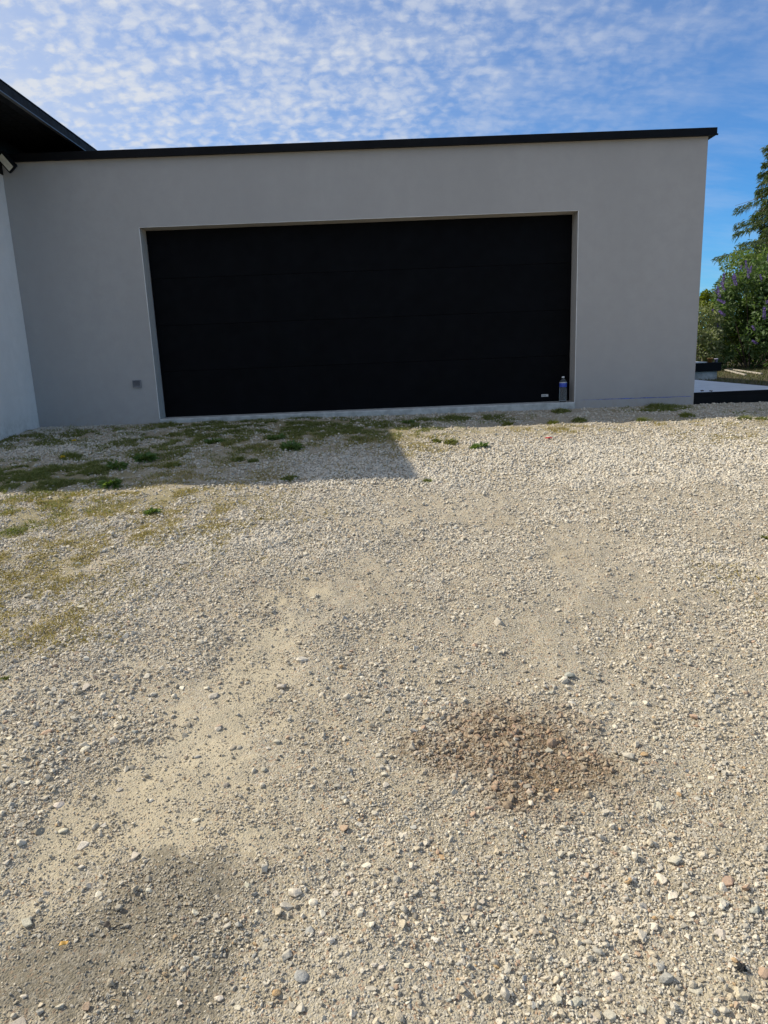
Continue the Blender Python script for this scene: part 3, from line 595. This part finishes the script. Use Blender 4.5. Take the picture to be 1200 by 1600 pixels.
# ------------------------------------------------------------------ vegetation
def f_leaf(cols, rough=.55, trans=.25):
    def f(g, b, o):
        r = g.n('ShaderNodeNewGeometry').outputs['Random Per Island']
        c = g.mix(g.ramp(r, .0, .5, smooth=False), cols[0], cols[1]); c = g.mix(g.ramp(r, .5, 1.0, smooth=False), c, cols[2])
        g.l(c, b.inputs['Base Color']); b.inputs['Roughness'].default_value = rough; b.inputs['Specular IOR Level'].default_value = .35
        t = g.n('ShaderNodeBsdfTranslucent'); g.l(g.mix(1.0, c, (1.25, 1.35, .6), 'MULTIPLY'), t.inputs[0])
        m = g.n('ShaderNodeMixShader'); m.inputs[0].default_value = trans; g.l(b.outputs[0], m.inputs[1]); g.l(t.outputs[0], m.inputs[2]); g.l(m.outputs[0], o.inputs[0])
    return f
def unit(v): return v/np.maximum(np.linalg.norm(v, axis=1, keepdims=True), 1e-9)
def leaves(name, P_, D_, L_, W_, droop=.15):
    """P base points, D directions, lengths, widths -> folded four-vertex leaves"""
    n = len(P_); rv = rng.normal(size=(n, 3)); S = unit(np.cross(D_, rv)); Nn = np.cross(S, D_)
    mid = P_+D_*(L_*.45)[:, None]
    tip = P_+D_*L_[:, None]-np.array([0, 0, 1])*(L_*droop)[:, None]
    a = mid+S*(W_*.5)[:, None]+Nn*(W_*.12)[:, None]; b = mid-S*(W_*.5)[:, None]+Nn*(W_*.12)[:, None]
    V = np.stack([P_, a, tip, b], 1).reshape(-1, 3); k = np.arange(n)[:, None]*4
    Fc = np.concatenate([k+np.array([[0, 1, 2]]), k+np.array([[0, 2, 3]])], 0)
    return fast_mesh(name, V, Fc, 3)
def shrub(name, label, cat, base, rx, ry, h, nclump, per, leaf, cols, group=None, z0=.1, trans=.42, stems=7):
    t = thing(name, label, cat, base, group)
    a = rng.uniform(0, 2*math.pi, nclump); zc = rng.random(nclump)**.75; rad = np.sqrt(rng.random(nclump))*.25+.75
    prof = np.sqrt(np.clip(1-((zc-.32)/.72)**2, .05, 1))
    C_ = np.stack([np.cos(a)*rad*rx*prof, np.sin(a)*rad*ry*prof, z0+zc*(h-z0)], 1); C_ += rng.normal(0, .07, C_.shape)
    cr = rng.uniform(.13, .30, nclump)*max(rx, .6)
    idx = np.repeat(np.arange(nclump), per); d = unit(rng.normal(size=(len(idx), 3))); r_ = cr[idx]*rng.random(len(idx))**.4
    P_ = C_[idx]+d*r_[:, None]; P_[:, 2] = np.maximum(P_[:, 2], .04)
    D_ = unit(d+rng.normal(0, .55, d.shape)+np.array([0, -.1, .25]))
    L_ = leaf*rng.uniform(.6, 1.3, len(idx))
    m = mat(name+'_leaf', f_leaf(cols, trans=trans)); link('crown', leaves('crown', P_, D_, L_, L_*rng.uniform(.32, .5, len(idx))), m, t)
    sv, sf = [], []
    for k in range(stems):
        e = C_[rng.integers(nclump)]; k0 = len(sv)
        for j in range(5):
            q = np.array([e[0]*.15, e[1]*.15, 0])*(1-j/4)+e*(j/4)+np.array([0, 0, .12*math.sin(j/4*3.14)]); rr = .022*(1-j/5)
            for s in range(5): sv.append((q[0]+rr*math.cos(s*1.2566), q[1]+rr*math.sin(s*1.2566), q[2]))
        for j in range(4):
            for s in range(5): sf.append((k0+j*5+s, k0+j*5+(s+1) % 5, k0+j*5+5+(s+1) % 5, k0+j*5+5+s))
    link('trunk', pyd('trunk', sv, sf, True), M_BARK, t)
    return t, C_, cr
M_BARK = simple('bark', (.085, .062, .045), .9, 0, .35, 25, .2, .6, 60)
shrub('leafy_shrub', 'pale green leafy shrub growing next to the garage corner', 'shrub', (8.20, 9.8, -.12), .80, .7, 1.50, 70, 130, .085, ((.10, .13, .055), (.20, .23, .11), (.32, .33, .20)))
shrub('yellow_shrub', 'yellow green shrub top behind the purple flowering bush', 'shrub', (9.25, 11.2, -.12), .62, .6, 1.95, 60, 110, .09, ((.13, .17, .020), (.20, .23, .025), (.10, .13, .025)), trans=.35)
bud, BC, BR = shrub('butterfly_bush', 'flowering bush with purple spikes in front of the conifer', 'bush', (9.80, 9.75, -.12), 1.0, .8, 2.40, 110, 120, .115, ((.055, .10, .030), (.095, .155, .05), (.15, .20, .09)))
shrub('dark_hedge', 'dark green dense shrub below the tall conifer at right edge', 'shrub', (10.75, 10.2, -.12), 1.0, .8, 1.95, 90, 120, .10, ((.035, .070, .024), (.055, .105, .034), (.09, .14, .055)))
shrub('tall_shrub', 'light green tall shrub between flowering bush and conifer', 'shrub', (10.5, 11.3, -.12), 1.05, .8, 2.95, 100, 120, .10, ((.080, .13, .035), (.13, .19, .05), (.18, .23, .08)))
# flower spikes
def spike_mesh(seed):
    r = random.Random(seed); P_ = []; 
    n = 150; t = np.array([r.random() for _ in range(n)]); a = np.array([r.uniform(0, 6.283) for _ in range(n)])
    rr = .024*(1-t)**.7+.004; P_ = np.stack([np.cos(a)*rr*.6, np.sin(a)*rr*.6, t*.30], 1); D_ = unit(np.stack([np.cos(a), np.sin(a), np.full(n, .5)], 1))
    return leaves('flower', P_, D_, np.full(n, .026), np.full(n, .022), 0)
M_PURP = mat('purple_flower', f_leaf(((.085, .05, .22), (.16, .10, .36), (.28, .21, .48)), trans=.2))
SPK = [spike_mesh(i) for i in range(3)]
for s in SPK: s.materials.append(M_PURP)
front = [i for i in np.argsort(BC[:, 1]) if BC[i, 2] > .5][:70]
rf = random.Random(5); n_f = 0
for i in rf.sample(front, 60):
    c = BC[i]; d = Vector((c[0]*.7, -0.55+c[1]*.4, .45)).normalized()
    p = Vector(c)+d*BR[i]*.95
    o = bpy.data.objects.new('flower', SPK[n_f % 3]); COL.objects.link(o); o.parent = bud; o.location = p
    dd = (d+Vector((rf.uniform(-.7, .5), rf.uniform(-.3, .3), rf.uniform(-.2, .7)))).normalized(); o.rotation_euler = dd.to_track_quat('Z', 'Y').to_euler(); s = rf.uniform(.7, 1.25); o.scale = (s, s, s); n_f += 1

# conifer with drooping branch tiers
def spruce(base, H, R0):
    t = thing('spruce_tree', 'tall dark conifer with drooping branches at the right edge', 'tree', base)
    lathe('trunk', [(.17, 0), (.14, H*.3), (.09, H*.65), (.015, H)], 12, M_BARK, t)
    Ps, Ds, Ls, Ws = [], [], [], []; wv_, wf_ = [], []
    nb = 215
    for k in range(nb):
        z = .5+(H-.7)*(k/nb)**.95; tt = z/H; a = k*2.399963+rng.normal(0, .25)
        R_ = R0*(1-tt)**.72*(rng.uniform(.50, 1.0) if k % 3 else rng.uniform(.95, 1.4))
        n = int(190+280*(1-tt)); s = np.sort(rng.random(n))**.75
        rad = s*R_; droop = -(.14+.16*rng.random())*R_*s**1.3+rng.normal(0, .028, n)-.08*rng.random(n)*s
        lat = rng.normal(0, 1, n)*.19*R_*(1.1-s)
        ca, sa = math.cos(a), math.sin(a)
        P_ = np.stack([ca*rad-sa*lat, sa*rad+ca*lat, z+droop-np.abs(lat)*.25], 1)
        D_ = unit(np.stack([ca*np.full(n, .7)-sa*np.sign(lat)*.5, sa*np.full(n, .7)+ca*np.sign(lat)*.5, rng.uniform(-1.3, .1, n)], 1)+rng.normal(0, .32, (n, 3)))
        Ps.append(P_); Ds.append(D_); Ls.append(rng.uniform(.07, .17, n)); Ws.append(rng.uniform(.014, .030, n))
        k0 = len(wv_)
        for j in range(4):
            q = j/3; c = (ca*q*R_, sa*q*R_, z-.20*R_*q); r_ = .028*(1-q)*(1-tt)+.004
            wv_ += [(c[0]-sa*r_, c[1]+ca*r_, c[2]), (c[0]+sa*r_, c[1]-ca*r_, c[2]), (c[0], c[1], c[2]+r_*1.5)]
        for j in range(3):
            for s_ in range(3): wf_.append((k0+j*3+s_, k0+j*3+(s_+1) % 3, k0+j*3+3+(s_+1) % 3, k0+j*3+3+s_))
    me = leaves('crown', np.concatenate(Ps), np.concatenate(Ds), np.concatenate(Ls), np.concatenate(Ws), .3)
    link('crown', me, mat('spruce_needles', f_leaf(((.045, .078, .034), (.078, .118, .048), (.13, .165, .072)), .6, .3)), t)
    link('branches', pyd('branches', wv_, wf_), M_BARK, t)
spruce((11.95, 12.4, -.12), 7.5, 2.05)

# grass, weeds
def blades(name, x, y, z, hgt, lean, wid):
    n = len(x); a = rng.uniform(0, 6.283, n); d = np.stack([np.cos(a)*lean, np.sin(a)*lean, np.ones(n)], 1)
    b = rng.uniform(0, 6.283, n); s = np.stack([np.cos(b), np.sin(b), np.zeros(n)], 1)*(wid/2)[:, None]
    P0 = np.stack([x, y, z], 1); m = P0+d*(hgt*.55)[:, None]; tip = P0+np.stack([d[:, 0]*1.9, d[:, 1]*1.9, d[:, 2]*.88], 1)*hgt[:, None]
    V = np.stack([P0-s, P0+s, m+s*.75, m-s*.75, tip], 1).reshape(-1, 3); k = np.arange(n)[:, None]*5
    Fc = np.concatenate([k+np.array([[0, 1, 2]]), k+np.array([[0, 2, 3]]), k+np.array([[3, 2, 4]])], 0)
    return fast_mesh(name, V, Fc, 3)
M_GREEN = mat('green_grass', f_leaf(((.10, .135, .030), (.17, .19, .050), (.28, .265, .10)), .6, .3))
M_DRY = mat('dry_grass', f_leaf(((.26, .20, .065), (.37, .295, .115), (.46, .39, .20)), .7, .25))
M_WEED = mat('weed_leaf', f_leaf(((.075, .13, .032), (.115, .18, .045), (.17, .22, .07)), .55, .3))
M_YGRN = mat('yellow_green_tuft', f_leaf(((.13, .16, .03), (.20, .21, .045), (.27, .25, .08)), .6, .25))
Z_GREENG = zone([(20, 745, 130, 22, 1.6), (115, 744, 70, 16, 1.4), (60, 690, 70, 10, .45), (420, 670, 170, 16, .75), (300, 668, 70, 12, .6), (540, 672, 80, 14, .65), (250, 705, 120, 20, .30), (400, 698, 100, 14, .25), (120, 680, 90, 9, .35), (630, 672, 60, 10, .4), (60, 800, 90, 16, .25), (720, 655, 70, 7, .7), (1030, 638, 50, 5, .6), (1170, 642, 40, 5, .6), (30, 830, 40, 12, .35), (200, 690, 60, 10, .4), (280, 690, 40, 8, .4), (320, 690, 50, 8, .5), (20, 680, 40, 5, .6)])
Z_DRYG = zone([(1150, 690, 80, 20, .25), (1170, 920, 60, 50, .25), (1100, 664, 110, 8, .35), (40, 890, 150, 80, .75), (220, 820, 190, 50, .65), (110, 980, 90, 50, .4), (340, 745, 200, 20, .35), (50, 790, 130, 26, .9), (200, 780, 150, 18, .7), (60, 860, 110, 44, .5), (20, 950, 70, 45, .35), (330, 790, 100, 20, .35), (640, 690, 60, 18, .4), (540, 690, 70, 14, .35), (420, 690, 150, 20, .35), (880, 672, 100, 7, .3), (170, 850, 100, 40, .35), (240, 730, 120, 18, .3)])
def grass_patch(name, L, n, hmin, hmax, m, label, wid=.004, gate=.47, slope=6):
    x = rng.uniform(-4.6, 5.6, n); y = rng.uniform(-5.8, -.03, n); k = ~((x < -3.93) & (y > -2.3)); x, y = x[k], y[k]
    dn = zval(L, x, y)*np.clip((fbm(x, y, 8, 40, 3)-gate-.03)*slope+.34, 0, 1.2)
    k = rng.random(len(x)) < dn; x, y = x[k], y[k]
    hh = rng.uniform(hmin, hmax, len(x))*(.5+fbm(x, y, 5, 44, 2))
    o = link(name, blades(name, x, y, ground_h(x, y)-.003, hh, rng.uniform(.15, 1.0, len(x)), wid*rng.uniform(.7, 1.4, len(x))), m); o['kind'] = 'stuff'; tag(o, label, 'grass'); print(name, len(x)); return o
grass_patch('grass', Z_GREENG, 1900000, .012, .040, M_GREEN, 'short green grass growing in patches along the shaded gravel', .005)
grass_patch('dry_grass', Z_DRYG, 1900000, .008, .026, M_DRY, 'short dry yellow grass on the gravel at left', .0045, .46, 4)
# lawn at the right
n = 22000; x = rng.uniform(5.3, 14, n); y = rng.uniform(.4, 12, n); k = ~((x < 6.95) & (y > 5.25) & (y < 6.75)); x, y = x[k], y[k]
lo_ = link('lawn_grass', blades('lawn_grass', x, y, gz(x, y)-.004, rng.uniform(.03, .08, len(x)), rng.uniform(.2, 1, len(x)), rng.uniform(.006, .012, len(x))), mat('lawn_blade', f_leaf(((.050, .065, .020), (.085, .095, .030), (.15, .13, .055)), .6, .25))); lo_['kind'] = 'stuff'; tag(lo_, 'shaded lawn grass between the terrace and the hedge', 'grass')

def tuft(u, v, wpx, hgt, m, label, n=90, leafy=False, group=None):
    n = n if leafy else int(n*2.2); hgt = hgt if leafy else hgt*1.25
    p = ground_at(u, v); R_ = wpx/2*float((p-CAM)@fw)/F_PX
    t = thing('weed', label, 'weed', (p[0], p[1], float(ground_h(np.array([p[0]]), np.array([p[1]]))[0])), group)
    r = R_*np.sqrt(rng.random(n)); a = rng.uniform(0, 6.283, n); x, y = r*np.cos(a), r*np.sin(a)*.9
    zz = ground_h(x+p[0], y+p[1])-t.location.z
    if leafy:
        D_ = unit(np.stack([np.cos(a)*.9, np.sin(a)*.9, rng.uniform(.15, .9, n)], 1)+rng.normal(0, .25, (n, 3))); L_ = hgt*rng.uniform(.6, 1.25, n)
        me = leaves('leaves', np.stack([x*.6, y*.6, zz+rng.random(n)*hgt*.35], 1), D_, L_, L_*rng.uniform(.26, .42, n), .25)
    else:
        me = blades('leaves', x, y, zz-.003, hgt*rng.uniform(.5, 1.2, n)*(1.15-.6*r/R_), rng.uniform(.2, .9, n), rng.uniform(.006, .011, n))
    link('leaves', me, m, t); return t
G_ = 'weeds growing through the gravel'
tuft(750, 700, 26, .055, M_WEED, 'bright green leafy weed alone on the sunlit gravel', 130, True, G_)
tuft(705, 692, 22, .05, M_YGRN, 'yellow green tuft just left of the bright green leafy weed', 100, False, G_)
tuft(683, 690, 14, .045, M_YGRN, 'small yellow green tuft beside the corner of the large shadow', 60, False, G_)
tuft(793, 663, 17, .05, M_YGRN, 'yellow green tuft at the shadow edge right of the door middle', 90, False, G_)
tuft(863, 663, 18, .045, M_YGRN, 'sunlit tuft left below the water bottle', 90, False, G_)
tuft(905, 660, 24, .05, M_GREEN, 'sunlit green tuft right below the water bottle', 120, False, G_)
tuft(877, 645, 30, .05, M_GREEN, 'shaded green tuft directly in front of the water bottle', 150, False, G_)
tuft(1004, 659, 19, .055, M_GREEN, 'green tuft before the blue chalk line, middle of the right wall', 100, False, G_)
tuft(1073, 651, 24, .05, M_YGRN, 'yellow green tuft near the right corner of the garage', 120, False, G_)
tuft(1162, 658, 21, .05, M_GREEN, 'sunlit green tuft in front of the terrace edge', 110, False, G_)
tuft(1190, 657, 22, .035, M_GREEN, 'flat green tuft in front of the terrace at the right edge', 100, False, G_)
tuft(1030, 637, 44, .06, M_GREEN, 'long grass tuft against the right garage wall', 220, False, G_)
tuft(638, 664, 20, .05, M_WEED, 'dark green leafy weed in the corner where both shadows meet', 90, True, G_)
tuft(712, 655, 50, .04, M_GREEN, 'long shaded green clump in front of the door middle', 220, False, G_)
tuft(455, 702, 36, .07, M_WEED, 'largest shaded leafy weed in front of the door', 200, True, G_)
tuft(432, 688, 30, .06, M_WEED, 'shaded weed just behind the largest leafy weed', 130, True, G_)
tuft(227, 718, 26, .09, M_WEED, 'tall dark leafy weed in the shade below the wall vent', 140, True, G_)
tuft(183, 731, 34, .06, M_WEED, 'low dark weed left of the tall dark leafy weed', 130, True, G_)
tuft(175, 760, 26, .08, M_WEED, 'broad leafed weed on the front edge of the large shadow', 90, True, G_)
tuft(270, 727, 26, .055, M_YGRN, 'yellowish weed right of the tall dark leafy weed', 110, False, G_)
tuft(335, 692, 36, .055, M_WEED, 'shaded weed clump below the left door corner', 140, True, G_)
tuft(372, 717, 22, .045, M_GREEN, 'left one of two small tufts in the middle of the shadow', 90, False, G_)
tuft(396, 720, 18, .04, M_GREEN, 'right one of two small tufts in the middle of the shadow', 70, False, G_)
tuft(452, 748, 26, .04, M_GREEN, 'small tuft at the front edge of the shadow near its middle', 90, False, G_)
tuft(238, 804, 20, .05, M_WEED, 'small green weed in the sun on the left gravel', 90, True, G_)
tuft(20, 832, 34, .03, M_GREEN, 'spreading green weed in the dry grass at left edge', 110, False, G_)
tuft(110, 714, 34, .06, M_GREEN, 'grass tuft carrying a yellow flower in the left shade', 150, False, G_)
tuft(668, 750, 14, .03, M_GREEN, 'tiny tuft just outside the front corner of the large shadow', 60, False, G_)
tuft(1195, 838, 11, .018, M_YGRN, 'tiny green tuft on the sunlit gravel at the right edge', 50, False, G_)
tuft(8, 1058, 15, .014, M_GREEN, 'tiny green weed among coarse stones at the left edge', 40, False, G_)
# dandelions
M_YEL = simple('yellow_petal', (.75, .52, .02), .6, 0, .1)
for (u, v, lab) in ((117, 690, 'yellow dandelion flower farther back in the left shade'), (99, 713, 'yellow dandelion flower nearer the camera in the left shade')):
    p = ground_at(u, v+8); t = thing('dandelion', lab, 'flower', (p[0], p[1], float(ground_h(np.array([p[0]]), np.array([p[1]]))[0])), 'dandelions')
    lathe('stem', [(.003, 0), (.0025, .06)], 8, M_WEED, t)
    n = 60; a = rng.uniform(0, 6.283, n); D_ = unit(np.stack([np.cos(a), np.sin(a), rng.uniform(.15, 1.4, n)], 1))
    link('flower_head', leaves('flower_head', np.tile(np.array([[0, 0, .058]]), (n, 1)), D_, np.full(n, .024), np.full(n, .009), .05), M_YEL, t)

# small litter
def crumple(name, s, seed, m, u, v, lab, cat, lift=.3):
    bm = bmesh.new(); bmesh.ops.create_icosphere(bm, subdivisions=3, radius=1)
    for q in bm.verts:
        k = 1+.75*mnoise.noise(q.co*2.1+Vector((seed, 0, 0)))+.3*mnoise.noise(q.co*5+Vector((seed, 3, 0))); q.co = Vector((q.co.x*s[0]*k, q.co.y*s[1]*k, q.co.z*s[2]*k))
    me = bpy.data.meshes.new(name); bm.to_mesh(me); bm.free(); p = ground_at(u, v)
    o = link(name, me, m, None, (p[0], p[1], float(ground_h(np.array([p[0]]), np.array([p[1]]))[0])+s[2]*lift)); return tag(o, lab, cat)
crumple('plastic_scrap', (.03, .016, .006), 4, simple('red_plastic', (.55, .045, .05), .5), 857, 688, 'flat red plastic scrap on the sunlit gravel', 'litter', 3.0)
crumple('charred_clump', (.010, .009, .007), 9, simple('charred_black', (.012, .012, .012), .9), 1158, 1518, 'small black clump between the stones at lower right', 'litter', .6)
def leaf_at(u, v, L, col, lab, rz):
    vv = []; ff = []; n = 8
    for i in range(n+1):
        t = i/n; w_ = math.sin(t*math.pi)**.8*L*.27
        for s in (-1, 0, 1): vv.append((t*L-L/2, s*w_, .004+.012*L/.03*abs(s)*(.4+.6*t)*.4+.004*math.sin(t*6)))
    for i in range(n):
        for s in range(2): ff.append((i*3+s, i*3+3+s, i*3+4+s, i*3+1+s))
    me = pyd('fallen_leaf', vv, ff, True); p = ground_at(u, v)
    o = link('fallen_leaf', me, simple('dry_leaf_blade', col, .7), None, (p[0], p[1], float(ground_h(np.array([p[0]]), np.array([p[1]]))[0])+.006)); o.rotation_euler = (.2, -.15, rz)
    md_ = o.modifiers.new('thick', 'SOLIDIFY'); md_.thickness = .0008; return tag(o, lab, 'leaf')
leaf_at(100, 1474, .022, (.50, .30, .07), 'small dry yellow leaf on the dark soil at lower left', .5)
leaf_at(168, 1443, .024, (.05, .038, .028), 'small dark leaf beside the twig on the dark soil', -.5)
def stick(name, u0, v0, u1, v1, r, m, lab, cat, bend=.004):
    a = ground_at(u0, v0); b = ground_at(u1, v1); sv, sf = [], []; n = 8
    for i in range(n+1):
        t = i/n; c = a*(1-t)+b*t; c[2] = float(ground_h(np.array([c[0]]), np.array([c[1]]))[0])+r*1.3+bend*math.sin(t*3.1)+.0015*mnoise.noise(Vector((t*4, u0, 0))); rr = r*(1-.45*t)*(1+.25*mnoise.noise(Vector((t*7, 0, u0))))
        for s in range(6): sv.append((c[0]+rr*math.cos(s*1.047)*.6, c[1]+rr*math.cos(s*1.047)*.7, c[2]+rr*math.sin(s*1.047)))
    for i in range(n):
        for s in range(6): sf.append((i*6+s, i*6+(s+1) % 6, i*6+6+(s+1) % 6, i*6+6+s))
    return tag(link(name, pyd(name, sv, sf, True), m), lab, cat)
M_TWIG = simple('dark_twig', (.055, .045, .037), .9); M_STRAW = simple('straw', (.42, .30, .16), .7)
stick('twig', 176, 1447, 200, 1438, .0022, M_TWIG, 'short dark twig on the dark soil at lower left', 'twig')
stick('straw', 68, 1531, 84, 1535, .0010, M_STRAW, 'thin straw piece left of two on the dark soil', 'straw')
stick('straw', 174, 1557, 188, 1562, .0010, M_STRAW, 'thin straw piece right of two on the dark soil', 'straw')
